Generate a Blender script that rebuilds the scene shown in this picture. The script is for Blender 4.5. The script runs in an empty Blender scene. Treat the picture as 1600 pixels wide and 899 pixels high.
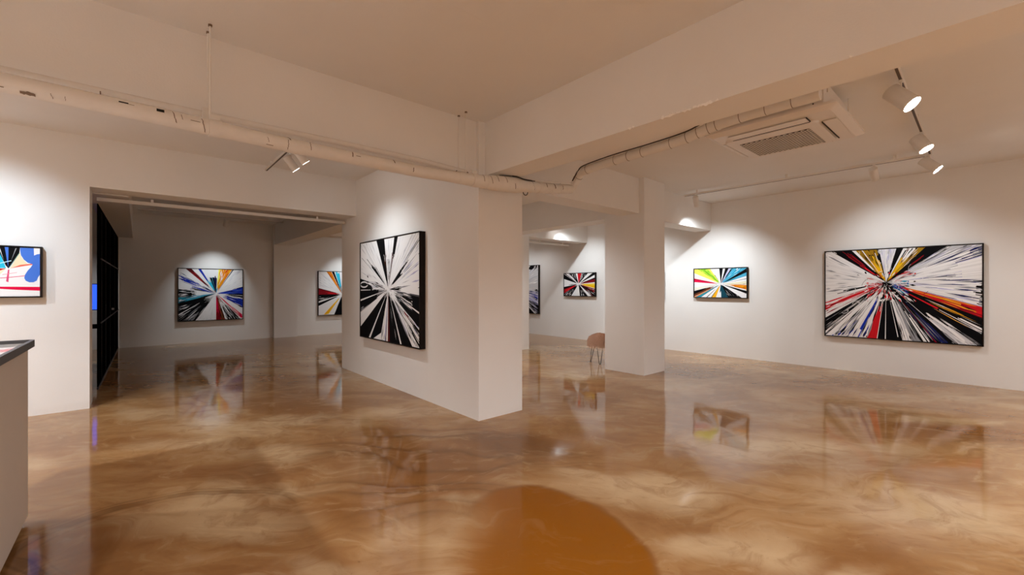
import bpy, bmesh, math, random
from mathutils import Vector, Matrix
R = math.radians
random.seed(7)
scene = bpy.context.scene
col = scene.collection

# ------------------------------------------------------------------ helpers
def srgb(r, g, b):
    def f(c):
        c /= 255.0
        return c / 12.92 if c <= 0.04045 else ((c + 0.055) / 1.055) ** 2.4
    return (f(r), f(g), f(b), 1.0)

def new_mat(name):
    m = bpy.data.materials.new(name); m.use_nodes = True
    nt = m.node_tree
    return m, nt, nt.nodes['Principled BSDF']

def simple(name, color, rough=0.5, metal=0.0, var=0.06, scale=30, bump=0.0, bscale=80, spec=0.5):
    m, nt, b = new_mat(name)
    n = nt.nodes.new('ShaderNodeTexNoise'); n.inputs['Scale'].default_value = scale; n.inputs['Detail'].default_value = 4
    tc = nt.nodes.new('ShaderNodeTexCoord'); nt.links.new(tc.outputs['Object'], n.inputs['Vector'])
    mx = nt.nodes.new('ShaderNodeMix'); mx.data_type = 'RGBA'
    c = Vector(color[:3])
    mx.inputs['A'].default_value = (*(c * (1 - var)), 1); mx.inputs['B'].default_value = (*(c * (1 + var)), 1)
    nt.links.new(n.outputs['Fac'], mx.inputs['Factor']); nt.links.new(mx.outputs['Result'], b.inputs['Base Color'])
    b.inputs['Roughness'].default_value = rough; b.inputs['Metallic'].default_value = metal
    b.inputs['Specular IOR Level'].default_value = spec
    if bump:
        n2 = nt.nodes.new('ShaderNodeTexNoise'); n2.inputs['Scale'].default_value = bscale; n2.inputs['Detail'].default_value = 5
        nt.links.new(tc.outputs['Object'], n2.inputs['Vector'])
        bp = nt.nodes.new('ShaderNodeBump'); bp.inputs['Strength'].default_value = bump; bp.inputs['Distance'].default_value = 0.01
        nt.links.new(n2.outputs['Fac'], bp.inputs['Height']); nt.links.new(bp.outputs['Normal'], b.inputs['Normal'])
    return m

def emit(name, color, strength):
    m, nt, b = new_mat(name)
    b.inputs['Base Color'].default_value = (0.8, 0.8, 0.8, 1)
    b.inputs['Emission Color'].default_value = color; b.inputs['Emission Strength'].default_value = strength
    return m

def add_box(bm, x0, x1, y0, y1, z0, z1, mi=0):
    vs = [bm.verts.new(p) for p in ((x0,y0,z0),(x1,y0,z0),(x1,y1,z0),(x0,y1,z0),(x0,y0,z1),(x1,y0,z1),(x1,y1,z1),(x0,y1,z1))]
    for q in ((3,2,1,0),(4,5,6,7),(0,1,5,4),(1,2,6,5),(2,3,7,6),(3,0,4,7)):
        f = bm.faces.new([vs[i] for i in q]); f.material_index = mi
    return vs

def smooth_path(pts, n=6):
    P = [Vector(p) for p in pts]; out = []
    for i in range(len(P) - 1):
        p0, p1, p2, p3 = P[max(i-1, 0)], P[i], P[i+1], P[min(i+2, len(P)-1)]
        for k in range(n):
            t = k / n
            out.append(0.5 * ((2*p1) + (p2-p0)*t + (2*p0-5*p1+4*p2-p3)*t*t + (3*p1-p0-3*p2+p3)*t**3))
    out.append(P[-1]); return out

def frame_of(d):
    d = Vector(d).normalized()
    up = Vector((0,0,1)) if abs(d.z) < 0.95 else Vector((1,0,0))
    a = d.cross(up).normalized(); b = a.cross(d).normalized()
    return a, b, d

def add_tube(bm, pts, rad, n=16, caps=True, smooth=True):
    pts = [Vector(p) for p in pts]
    rads = rad if isinstance(rad, (list, tuple)) else [rad] * len(pts)
    rings = []
    a = b = None
    for i, p in enumerate(pts):
        if i == 0: d = pts[1] - p
        elif i == len(pts) - 1: d = p - pts[i-1]
        else: d = (pts[i+1] - p).normalized() + (p - pts[i-1]).normalized()
        if a is None: a, b, dd = frame_of(d)
        else:
            dd = d.normalized(); a = (a - dd * a.dot(dd)).normalized(); b = a.cross(dd).normalized()
        rings.append([bm.verts.new(p + (a * math.cos(2*math.pi*k/n) + b * math.sin(2*math.pi*k/n)) * rads[i]) for k in range(n)])
    for r0, r1 in zip(rings, rings[1:]):
        for k in range(n):
            f = bm.faces.new((r0[k], r0[(k+1)%n], r1[(k+1)%n], r1[k])); f.smooth = smooth
    if caps:
        for ring, rev in ((rings[0], True), (rings[-1], False)):
            vs = [bm.verts.new(v.co) for v in ring]; bm.faces.new(vs[::-1] if rev else vs)
    return rings

def obj(name, bm, mats, parent=None, bevel=0.0, loc=None):
    me = bpy.data.meshes.new(name)
    bmesh.ops.recalc_face_normals(bm, faces=bm.faces[:])
    bm.to_mesh(me); bm.free()
    o = bpy.data.objects.new(name, me); col.objects.link(o)
    for m in (mats if isinstance(mats, (list, tuple)) else [mats]): me.materials.append(m)
    if parent is not None: o.parent = parent
    if loc is not None: o.location = loc
    if bevel:
        bv = o.modifiers.new('bevel', 'BEVEL'); bv.width = bevel; bv.segments = 2; bv.limit_method = 'ANGLE'
    return o

def thing(name, label, cat, loc=(0,0,0), rotz=0.0, group=None):
    o = bpy.data.objects.new(name, None); col.objects.link(o)
    o.empty_display_size = 0.1
    o.location = loc; o.rotation_euler = (0, 0, rotz)
    return tag(o, label, cat, group)

def tag(o, label=None, cat=None, group=None, kind=None):
    if label: o['label'] = label
    if cat: o['category'] = cat
    if group: o['group'] = group
    if kind: o['kind'] = kind
    return o

def box_obj(name, b, m, parent=None, bevel=0.0):
    bm = bmesh.new(); add_box(bm, *b)
    return obj(name, bm, m, parent, bevel)

def struct(name, b, m, label, cat='wall', bevel=0.0):
    return tag(box_obj(name, b, m, None, bevel), label, cat, None, 'structure')

# ------------------------------------------------------------------ materials
M = {}
M['wall'] = simple('wall_paint', (0.81, 0.795, 0.775), 0.75, var=0.03, scale=2.0, bump=0.10, bscale=160, spec=0.25)
M['ceil'] = simple('ceiling_paint', (0.79, 0.77, 0.745), 0.85, var=0.03, scale=2.0, bump=0.12, bscale=120, spec=0.2)
M['beam'] = simple('beam_paint', (0.80, 0.78, 0.755), 0.8, var=0.03, scale=2.0, bump=0.12, bscale=90, spec=0.2)
M['chip'] = simple('bare_plaster', (0.93, 0.91, 0.88), 0.9, var=0.08, scale=60, bump=0.3, bscale=90)
M['pipe'] = simple('pipe_paint', (0.77, 0.73, 0.68), 0.6, var=0.07, scale=14, bump=0.18, bscale=40)
M['pipe_dark'] = simple('open_pipe_slot', (0.008, 0.007, 0.006), 0.9)
M['crack'] = simple('pipe_crack', (0.20, 0.14, 0.10), 0.9)
M['white_metal'] = simple('white_powder_coat', (0.78, 0.75, 0.71), 0.45, var=0.02)
M['grey_metal'] = simple('track_metal', (0.62, 0.58, 0.54), 0.45, var=0.03)
M['groove'] = simple('track_groove', (0.10, 0.075, 0.06), 0.6)
M['plastic'] = simple('air_conditioner_plastic', (0.76, 0.71, 0.66), 0.45, var=0.03, scale=3)
M['grille'] = simple('grille_plastic', (0.66, 0.60, 0.53), 0.6, var=0.05)
M['dark'] = simple('dark_gap', (0.025, 0.018, 0.015), 0.8)
M['frame'] = simple('black_frame_wood', (0.012, 0.008, 0.007), 0.5, var=0.15, scale=40, spec=0.12)
M['canvas_back'] = simple('canvas_back', (0.6, 0.55, 0.48), 0.9)
M['counter'] = simple('counter_laminate', (0.66, 0.60, 0.54), 0.55, var=0.03, scale=5)
M['rim'] = simple('counter_black_rim', (0.045, 0.042, 0.045), 0.35)
M['ctop'] = simple('counter_white_gloss', (0.80, 0.79, 0.78), 0.03, var=0.01, spec=0.8)
M['black_panel'] = simple('black_lacquer_panel', (0.0025, 0.0025, 0.003), 0.8, var=0.2, scale=8, spec=0.0)
M['panel_line'] = simple('panel_groove_metal', (0.12, 0.115, 0.115), 0.6, spec=0.1)
M['fur'] = simple('peach_fur', (0.62, 0.38, 0.26), 0.85, var=0.25, scale=60)
M['fur_hair'] = simple('peach_fur_hair', (0.72, 0.47, 0.33), 0.8, var=0.3, scale=90)
M['wire'] = simple('dark_steel_wire', (0.05, 0.035, 0.03), 0.4, metal=0.6)
M['cable'] = simple('black_cable', (0.03, 0.02, 0.018), 0.6)
M['screen'] = emit('blue_screen', (0.012, 0.07, 0.75, 1), 0.7)
M['lens'] = emit('lamp_lens', (1.0, 0.97, 0.94, 1), 22.0)
M['lens_soft'] = emit('lamp_lens_soft', (1.0, 0.96, 0.90, 1), 6.0)

# paint on canvases: pigment stored per stroke
m, nt, b = new_mat('acrylic_paint')
at = nt.nodes.new('ShaderNodeVertexColor'); at.layer_name = 'pigment'
tc = nt.nodes.new('ShaderNodeTexCoord')
n = nt.nodes.new('ShaderNodeTexNoise'); n.inputs['Scale'].default_value = 60; n.inputs['Detail'].default_value = 4
nt.links.new(tc.outputs['Object'], n.inputs['Vector'])
bp = nt.nodes.new('ShaderNodeBump'); bp.inputs['Strength'].default_value = 0.15; bp.inputs['Distance'].default_value = 0.004
nt.links.new(n.outputs['Fac'], bp.inputs['Height']); nt.links.new(bp.outputs['Normal'], b.inputs['Normal'])
nt.links.new(at.outputs['Color'], b.inputs['Base Color'])
b.inputs['Roughness'].default_value = 0.7; b.inputs['Specular IOR Level'].default_value = 0.06
M['paint'] = m

# ------------------------------------------------------------------ camera model (f in pixels of the 1600x899 frame)
FPX, TH, H = 668.0, R(48.8), 1.45
cT, sT = math.cos(TH), math.sin(TH)
cam = bpy.data.cameras.new('camera'); co = bpy.data.objects.new('camera', cam); col.objects.link(co)
cam.sensor_width = 36; cam.lens = FPX / 1600 * 36; cam.clip_start = 0.05
co.location = (0, 0, H); co.rotation_euler = (R(90), 0, TH - R(90))
scene.camera = co

def floor_at(px, py):                          # a photo pixel on the floor -> metres
    a = (px - 800) / FPX; bb = (450 - py) / FPX
    k = -H / bb
    return Vector(((cT + a * sT) * k, (sT - a * cT) * k))

# ------------------------------------------------------------------ floor
def floor_material():
    m, nt, b = new_mat('epoxy_floor')
    L = nt.links.new
    N = lambda t: nt.nodes.new(t)
    tc = N('ShaderNodeTexCoord')
    pos = tc.outputs['Object']
    def noise(vec, scale, detail=3, dist=0.0, rough=0.5):
        n = N('ShaderNodeTexNoise'); n.inputs['Scale'].default_value = scale; n.inputs['Detail'].default_value = detail
        n.inputs['Distortion'].default_value = dist; n.inputs['Roughness'].default_value = rough
        L(vec, n.inputs['Vector']); return n
    def vadd(a, bvec):
        v = N('ShaderNodeVectorMath'); v.operation = 'ADD'; L(a, v.inputs[0]); L(bvec, v.inputs[1]); return v.outputs[0]
    def warp(vec, scale, amt, detail=2):
        n = noise(vec, scale, detail)
        s = N('ShaderNodeVectorMath'); s.operation = 'SUBTRACT'; L(n.outputs['Color'], s.inputs[0]); s.inputs[1].default_value = (0.5, 0.5, 0.5)
        k = N('ShaderNodeVectorMath'); k.operation = 'SCALE'; L(s.outputs[0], k.inputs[0]); k.inputs['Scale'].default_value = amt
        return vadd(vec, k.outputs[0])
    def ramp(fac, stops):
        r = N('ShaderNodeValToRGB'); e = r.color_ramp.elements
        while len(e) < len(stops): e.new(0.5)
        for el, (p, c) in zip(e, stops): el.position = p; el.color = c
        L(fac, r.inputs['Fac']); return r.outputs['Color']
    def mix(fac, a, bcol):
        x = N('ShaderNodeMix'); x.data_type = 'RGBA'
        if isinstance(fac, (int, float)): x.inputs['Factor'].default_value = fac
        else: L(fac, x.inputs['Factor'])
        L(a, x.inputs['A'])
        if isinstance(bcol, tuple): x.inputs['B'].default_value = bcol
        else: L(bcol, x.inputs['B'])
        return x.outputs['Result']
    def math1(op, a, bval=None):
        x = N('ShaderNodeMath'); x.operation = op
        L(a, x.inputs[0])
        if bval is not None:
            if isinstance(bval, (int, float)): x.inputs[1].default_value = bval
            else: L(bval, x.inputs[1])
        return x.outputs[0]
    # axes of the pour: turn the floor so x runs across the room's diagonal
    mp = N('ShaderNodeMapping'); mp.inputs['Rotation'].default_value = (0, 0, -(TH - R(90))); L(pos, mp.inputs['Vector'])
    p0 = mp.outputs[0]
    mp2 = N('ShaderNodeMapping'); mp2.inputs['Scale'].default_value = (0.6, 0.9, 1.0); L(p0, mp2.inputs['Vector'])
    w1 = warp(mp2.outputs[0], 0.45, 1.5, 2); w2 = warp(w1, 1.5, 0.55, 3)
    big = noise(w2, 0.9, 3, 0.5)
    base = ramp(big.outputs['Fac'], [(0.30, FLOOR['brown']), (0.43, FLOOR['tan']), (0.54, FLOOR['mid']), (0.68, FLOOR['cream'])])
    wv = warp(warp(warp(p0, 0.6, 1.1, 2), 1.7, 0.42, 2), 4.5, 0.10, 3)
    ws = warp(warp(p0, 0.8, 0.55, 2), 2.2, 0.12, 2)
    fwd = Vector((cT, sT)); rgt = Vector((sT, -cT))
    def loc_of(px, py):
        g = floor_at(px, py); return (g.dot(rgt), g.dot(fwd))
    def blob(px, py, hw, hh, vec=None, rot=0.0):
        cx = loc_of(px, py)[0]; x1 = loc_of(px + hw, py)[0]; y0 = loc_of(px, py - hh)[1]; y1 = loc_of(px, py + hh)[1]
        rx, ry = abs(x1 - cx), abs(y0 - y1) / 2
        cy = (y0 + y1) / 2
        s = N('ShaderNodeVectorMath'); s.operation = 'SUBTRACT'; L(vec or wv, s.inputs[0]); s.inputs[1].default_value = (cx, cy, 0)
        rm = N('ShaderNodeVectorRotate'); rm.rotation_type = 'Z_AXIS'; L(s.outputs[0], rm.inputs['Vector']); rm.inputs['Angle'].default_value = rot
        d = N('ShaderNodeVectorMath'); d.operation = 'DIVIDE'; L(rm.outputs[0], d.inputs[0]); d.inputs[1].default_value = (rx, ry, 1e6)
        ln = N('ShaderNodeVectorMath'); ln.operation = 'LENGTH'; L(d.outputs[0], ln.inputs[0])
        return ln.outputs['Value']
    def mask(ln, inner, outer):
        r = N('ShaderNodeMapRange'); r.interpolation_type = 'SMOOTHSTEP'
        r.inputs['From Min'].default_value = inner; r.inputs['From Max'].default_value = outer
        r.inputs['To Min'].default_value = 1; r.inputs['To Max'].default_value = 0
        L(ln, r.inputs['Value']); return r.outputs['Result']
    def ring(ln, c, w):
        a = math1('SUBTRACT', ln, c); a = math1('ABSOLUTE', a); return mask(a, 0.0, w)
    for px, py, hw, hh, st in ((150, 600, 130, 14, .6), (330, 735, 170, 20, .6), (520, 725, 200, 50, .6), (640, 780, 180, 60, .5), (430, 790, 120, 30, .4),
                               (800, 700, 130, 28, .55), (1120, 655, 160, 22, .4), (900, 625, 100, 14, .5), (1330, 715, 210, 36, .5), (620, 880, 120, 40, .5),
                               (1500, 735, 160, 30, .45), (1300, 870, 150, 30, .45), (470, 625, 110, 14, .5), (1250, 600, 180, 12, .4), (1250, 643, 150, 13, .7), (1100, 625, 110, 10, .5), (1480, 690, 120, 12, .5), (200, 690, 120, 18, .5), (110, 860, 90, 40, .5)):
        base = mix(math1('MULTIPLY', mask(blob(px, py, hw, hh), 0.3, 1.2), st), base, FLOOR['brown'])
    for px, py, hw, hh, st in ((300, 825, 180, 48, .9), (470, 655, 75, 14, .8), (480, 702, 75, 15, .8), (690, 690, 70, 12, .7), (1000, 765, 150, 26, .85), (640, 640, 80, 9, .6), (430, 770, 60, 14, .5),
                               (1240, 690, 90, 15, .75), (1500, 805, 140, 46, .7), (1120, 850, 100, 36, .8), (240, 645, 90, 9, .6), (740, 775, 60, 9, .6), (60, 720, 80, 20, .6),
                               (900, 745, 50, 11, .6), (1320, 640, 150, 11, .5), (520, 885, 100, 22, .7), (1240, 890, 90, 22, .7), (1060, 602, 70, 7, .5), (1480, 660, 120, 11, .5), (1420, 760, 90, 16, .5)):
        base = mix(math1('MULTIPLY', mask(blob(px, py, hw, hh), 0.3, 1.15), st), base, FLOOR['cream'])
    # thin marbled veins, broken up, everywhere but strongest in the middle of the floor
    mpv = N('ShaderNodeMapping'); mpv.inputs['Scale'].default_value = (0.45, 1.0, 1.0); mpv.inputs['Rotation'].default_value = (0, 0, 0.25); L(warp(warp(p0, 0.55, 1.8, 2), 1.5, 0.35, 2), mpv.inputs['Vector'])
    vn = noise(mpv.outputs[0], 1.3, 3, 1.0)
    vein = mask(math1('ABSOLUTE', math1('SUBTRACT', vn.outputs['Fac'], 0.5)), 0.0, 0.045)
    vein2 = mask(math1('ABSOLUTE', math1('SUBTRACT', vn.outputs['Fac'], 0.43)), 0.0, 0.03)
    brk = ramp(noise(p0, 0.8, 2).outputs['Fac'], [(0.42, (0, 0, 0, 1)), (0.62, (1, 1, 1, 1))])
    base = mix(math1('MULTIPLY', math1('MULTIPLY', math1('MAXIMUM', vein, vein2), brk), 0.22), base, FLOOR['dark'])
    wav = N('ShaderNodeTexWave'); wav.inputs['Scale'].default_value = 0.55; wav.inputs['Distortion'].default_value = 9.0; wav.inputs['Detail'].default_value = 2.0; wav.inputs['Detail Scale'].default_value = 0.7; wav.bands_direction = 'Y'
    L(warp(warp(p0, 0.9, 1.0, 1), 2.4, 0.18, 2), wav.inputs['Vector'])
    swr = ramp(wav.outputs['Fac'], [(0.10, (0, 0, 0, 1)), (0.45, (.35, .35, .35, 1)), (0.72, (.9, .9, .9, 1)), (0.9, (.25, .25, .25, 1))])
    sm = mask(blob(640, 745, 230, 85), 0.35, 1.2)
    base = mix(math1('MULTIPLY', math1('MULTIPLY', swr, sm), 0.78), base, FLOOR['dark'])
    base = mix(math1('MULTIPLY', sm, 0.3), base, FLOOR['brown'])
    base = mix(math1('MULTIPLY', mask(blob(800, 705, 110, 26), 0.3, 1.1), 0.5), base, FLOOR['dark'])
    # the long dark sweep round the cream pool at the left
    sw_ln = blob(300, 850, 250, 82, vec=ws)
    sxa = N('ShaderNodeSeparateXYZ'); L(ws, sxa.inputs[0])
    sfd = N('ShaderNodeMapRange'); sfd.interpolation_type = 'SMOOTHSTEP'
    sfd.inputs['From Min'].default_value = loc_of(400, 800)[0]; sfd.inputs['From Max'].default_value = loc_of(520, 800)[0]
    sfd.inputs['To Min'].default_value = 1; sfd.inputs['To Max'].default_value = 0; L(sxa.outputs['X'], sfd.inputs['Value'])
    brk2 = ramp(noise(p0, 1.6, 3).outputs['Fac'], [(0.38, (.2, .2, .2, 1)), (0.6, (1, 1, 1, 1))])
    for c_, w_, st in ((1.0, .10, .6), (1.05, .022, .5), (.97, .018, .5), (1.11, .03, .4), (.90, .02, .3)):
        base = mix(math1('MULTIPLY', math1('MULTIPLY', math1('MULTIPLY', ring(sw_ln, c_, w_), brk2), sfd.outputs['Result']), st), base, FLOOR['dark'])
    # large orange pool: crisp rim on the right, fading out to the left
    lo = blob(850, 905, 172, 142, vec=ws)
    sx = N('ShaderNodeSeparateXYZ'); L(ws, sx.inputs[0])
    fade = N('ShaderNodeMapRange'); fade.interpolation_type = 'SMOOTHSTEP'
    fade.inputs['From Min'].default_value = loc_of(690, 840)[0]; fade.inputs['From Max'].default_value = loc_of(800, 840)[0]; L(sx.outputs['X'], fade.inputs['Value'])
    base = mix(math1('MULTIPLY', math1('MULTIPLY', mask(lo, 0.90, 1.03), fade.outputs['Result']), 0.93), base, FLOOR['orange'])
    base = mix(math1('MULTIPLY', math1('MULTIPLY', ring(lo, 0.96, 0.07), fade.outputs['Result']), 0.30), base, FLOOR['dark'])
    # fine grain and flecks
    fine = noise(warp(p0, 3, 0.3, 3), 9, 6, 0.6, 0.65)
    base = mix(math1('MULTIPLY', ramp(fine.outputs['Fac'], [(0.42, (1,1,1,1)), (0.58, (0,0,0,1))]), 0.10), base, FLOOR['tan'])
    mpf = N('ShaderNodeMapping'); mpf.inputs['Scale'].default_value = (0.35, 1.0, 1.0); mpf.inputs['Rotation'].default_value = (0, 0, 0.2); L(warp(warp(p0, 1.2, 0.9, 2), 4.0, 0.15, 2), mpf.inputs['Vector'])
    fib = noise(mpf.outputs[0], 6.5, 5, 0.8, 0.6)
    base = mix(math1('MULTIPLY', ramp(fib.outputs['Fac'], [(0.36, (1,1,1,1)), (0.50, (0,0,0,1))]), 0.38), base, FLOOR['brown'])
    base = mix(math1('MULTIPLY', ramp(fib.outputs['Fac'], [(0.54, (0,0,0,1)), (0.68, (1,1,1,1))]), 0.26), base, FLOOR['cream'])
    base = mix(math1('MULTIPLY', math1('MULTIPLY', mask(lo, 0.90, 1.02), fade.outputs['Result']), 0.70), base, FLOOR['orange'])
    mus = N('ShaderNodeTexNoise'); mus.inputs['Scale'].default_value = 45; mus.inputs['Detail'].default_value = 2; L(pos, mus.inputs['Vector'])
    base = mix(math1('MULTIPLY', ramp(mus.outputs['Fac'], [(0.70, (0,0,0,1)), (0.76, (1,1,1,1))]), 0.35), base, FLOOR['dark'])
    L(base, b.inputs['Base Color'])
    rr = N('ShaderNodeMapRange'); rr.inputs['To Min'].default_value = 0.03; rr.inputs['To Max'].default_value = 0.11
    L(noise(p0, 1.3, 4).outputs['Fac'], rr.inputs['Value']); L(rr.outputs['Result'], b.inputs['Roughness'])
    b.inputs['IOR'].default_value = 1.32; b.inputs['Specular IOR Level'].default_value = 0.5
    wave = noise(warp(p0, 1.0, 0.6, 1), 2.4, 2, 0.6)
    bp = N('ShaderNodeBump'); bp.inputs['Strength'].default_value = 0.16; bp.inputs['Distance'].default_value = 0.012
    hgt = math1('ADD', wave.outputs['Fac'], math1('MULTIPLY', math1('MULTIPLY', swr, sm), 0.9))
    L(hgt, bp.inputs['Height']); L(bp.outputs['Normal'], b.inputs['Normal'])
    return m
FLOOR = dict(brown=(0.23, 0.094, 0.027, 1), tan=(0.325, 0.166, 0.062, 1), mid=(0.41, 0.232, 0.100, 1), cream=(0.56, 0.395, 0.225, 1),
             dark=(0.10, 0.042, 0.014, 1), orange=(0.25, 0.080, 0.002, 1))
M['floor'] = floor_material()

# ------------------------------------------------------------------ room shell
CZ, BZ = 3.26, 2.68
XW, XE, YS, YN = -4.6, 9.32, -3.2, 13.87
struct('floor', (XW - .15, XE + .15, YS - .15, YN + .15, -0.15, 0.0), M['floor'], 'glossy orange and cream marbled epoxy floor', 'floor')
ceiling = struct('ceiling', (XW - .15, XE + .15, YS - .15, YN + .15, CZ, CZ + .15), M['ceil'], 'painted concrete ceiling', 'ceiling')
bm = bmesh.new()
for (xa, ya, xb, yb) in ((0.9, 2.3, 2.2, 2.32), (1.3, 1.5, 2.6, 1.52), (1.9, 2.85, 2.5, 2.86)):
    add_tube(bm, [(xa + (xb - xa) * t / 8, ya + (yb - ya) * t / 8 + random.uniform(-.004, .004), CZ + .0015) for t in range(9)], [0.0005] + [random.uniform(.0015, .004) for _ in range(7)] + [0.0005], 6)
obj('plaster_seam', bm, M['ceil'], ceiling)
struct('wall_right', (XE, XE + .15, YS - .15, YN + .15, 0, CZ), M['wall'], 'long white right wall hung with paintings')
struct('wall_back', (XW - .15, XE, YN, YN + .15, 0, CZ), M['wall'], 'white back wall of the far rooms')
struct('wall_behind', (XW - .15, XE, YS - .15, YS, 0, CZ), M['wall'], 'white wall behind the viewer')
struct('wall_side', (XW - .15, XW, YS, YN, 0, CZ), M['wall'], 'white wall at the far left')
struct('wall_left', (XW, -0.434, 7.19, 7.60, 0, CZ), M['wall'], 'white wall left of the dark opening')
struct('wall_header', (-0.434, 2.781, 7.19, 7.60, 2.66, CZ), M['wall'], 'white lintel above the wide opening to the left room', 'lintel')
struct('wall_centre', (2.781, 3.42, 3.725, 7.85, 0, CZ), M['wall'], 'thick white pier carrying the black and white painting', 'pier')
def beam(b, label): return struct('ceiling_beam', b, M['beam'], label, 'beam')
beam((XW, 2.781, 3.77, 4.15, BZ, CZ), 'white ceiling beam behind the long painted pipe')
b2 = beam((2.87, 3.20, YS, 3.725, BZ, CZ), 'white ceiling beam with chipped lower edge running to the pier')
beam((3.42, 6.25, 3.94, 4.31, BZ, CZ), 'white ceiling beam between the pier and the square column')
beam((6.34, 6.75, 4.63, 7.33, BZ, CZ), 'white ceiling beam running back from the square column')
beam((6.95, XE, 7.50, 7.85, BZ, CZ), 'far ceiling beam above the small red painting')
beam((6.90, XE, 4.12, 4.48, BZ, CZ), 'ceiling beam from the square column to the right wall')
beam((2.96, 3.40, 7.85, 13.72, BZ, CZ), 'ceiling beam in the left room ending at the back column')
beam((3.40, XE, 10.45, 10.85, BZ, CZ), 'ceiling beam crossing the far middle room')
beam((-0.50, -0.09, 7.60, YN, 2.65, CZ), 'ceiling beam above the black panels')
def pillar(b, label): return struct('pillar', b, M['wall'], label, 'column')
pillar((6.25, 6.90, 3.85, 4.63, 0, CZ), 'square white column standing right of the pier')
pillar((6.30, 6.95, 7.33, 7.98, 0, CZ), 'white column far behind the pier')
pillar((2.94, 3.56, 13.72, YN, 0, CZ), 'shallow white column on the back wall')
# chipped plaster along the lower edge of the near beam
bm = bmesh.new()
def chip_y(px, py):                                # where that pixel meets the beam's lower edge
    a = (px - 800) / FPX
    return 2.87 * (sT - a * cT) / (cT + a * sT)
for px, sz in ((984, .012), (1036, .012), (1046, .016), (1052, .016), (1060, .013), (1070, .014), (1078, .013), (1086, .012), (1096, .012), (1103, .018), (1110, .010), (1120, .009), (990, .007), (1042, .012), (1074, .010), (1092, .008), (1330, .006)):
    y = chip_y(px, 0)
    r = bmesh.ops.create_icosphere(bm, subdivisions=1, radius=sz)
    for v in r['verts']:
        v.co = Vector((v.co.x * random.uniform(.3, .6), v.co.y * random.uniform(.9, 2.0), v.co.z * random.uniform(.5, 1.0))) + Vector((2.869, y, BZ + random.uniform(0, .012)))
tag(obj('chipped_plaster', bm, M['chip'], b2), 'bare white plaster chips')

# ------------------------------------------------------------------ black panels at the left of the far room
door = thing('door_1', 'tall black panelled partition along the left side of the dark room', 'partition', (-0.425, 8.45, 0))
tag(door, kind='structure')
ang = math.atan2(0.076, 5.40)
door.rotation_euler = (0, 0, -ang)
LW = 5.40
edges = [0, 0.62, 1.45, 2.55, 3.9, LW]
for i, (a, b_) in enumerate(zip(edges, edges[1:])):
    box_obj('panel', (-0.012, 0.0, a + .003, b_ - .003, 0.03, 2.645), M['black_panel'], door, 0.002)
for z, a, b_ in ((1.88, .4, LW), (0.92, .4, LW)):
    box_obj('rail', (0.0, 0.012, a, b_, z - .008, z + .008), M['panel_line'], door)
for y in edges[1:-1]:
    box_obj('stile', (-0.01, 0.003, y - .003, y + .003, 0.05, 2.60), M['panel_line'], door)
box_obj('sill', (-0.014, 0.006, 0, LW, 0, 0.028), M['panel_line'], door)
bm = bmesh.new(); add_tube(bm, [(0.0, 3.0, 1.03), (0.035, 3.0, 1.03)], .02, 12)
obj('door_knob', bm, M['grey_metal'], door)
# monitor on a desk behind the panels
desk = thing('desk', 'dark desk behind the black panels carrying a monitor', 'desk', (-1.05, 11.2, 0))
box_obj('desktop', (-.6, .6, -.35, .35, .70, .74), M['black_panel'], desk, .004)
for sx in (-1, 1):
    for sy in (-1, 1):
        box_obj('leg', (sx * .56 - .025, sx * .56 + .025, sy * .30 - .025, sy * .30 + .025, 0, .70), M['black_panel'], desk)
mon = thing('monitor', 'computer monitor showing a blue screen behind the black panels', 'monitor', (-0.88, 11.2, .742))
box_obj('stand', (-.12, .12, -.09, .09, 0, .015), M['black_panel'], mon)
box_obj('neck', (-.025, .025, 0.02, .05, .015, .30), M['black_panel'], mon)
box_obj('bezel', (-.36, .36, -.02, .02, .28, .78), M['black_panel'], mon, .004)
box_obj('screen', (-.345, .345, -.0225, -.0195, .295, .765), M['screen'], mon)

# ------------------------------------------------------------------ paintings
WHITE = (0.86, 0.86, 0.87); BLACK = (0.004, 0.004, 0.005); LIGHTGREY = (0.60, 0.61, 0.65); GREY = (0.30, 0.31, 0.34); DARKGREY = (0.08, 0.08, 0.09)
RED = (0.62, 0.012, 0.020); DARKRED = (0.22, 0.006, 0.012); MAROON = (0.10, 0.012, 0.012)
YELLOW = (0.90, 0.52, 0.008); OLIVE = (0.36, 0.20, 0.012); ORANGE = (0.80, 0.24, 0.010); BROWN = (0.14, 0.04, 0.015)
BLUE = (0.012, 0.035, 0.42); NAVY = (0.012, 0.018, 0.11); CYAN = (0.03, 0.52, 0.76); TEAL = (0.03, 0.26, 0.36); SKY = (0.08, 0.40, 0.60); DTEAL = (0.008, 0.06, 0.09)
GREEN = (0.20, 0.58, 0.02); LIME = (0.72, 0.80, 0.10); LEMON = (0.92, 0.84, 0.12); CREAMC = (0.82, 0.78, 0.58); AZURE = (0.07, 0.19, 0.68); CRIMSON = (0.72, 0.006, 0.06); PINK = (0.80, 0.30, 0.34); LAV = (0.52, 0.52, 0.72); AMBER = (0.92, 0.45, 0.02)

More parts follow.
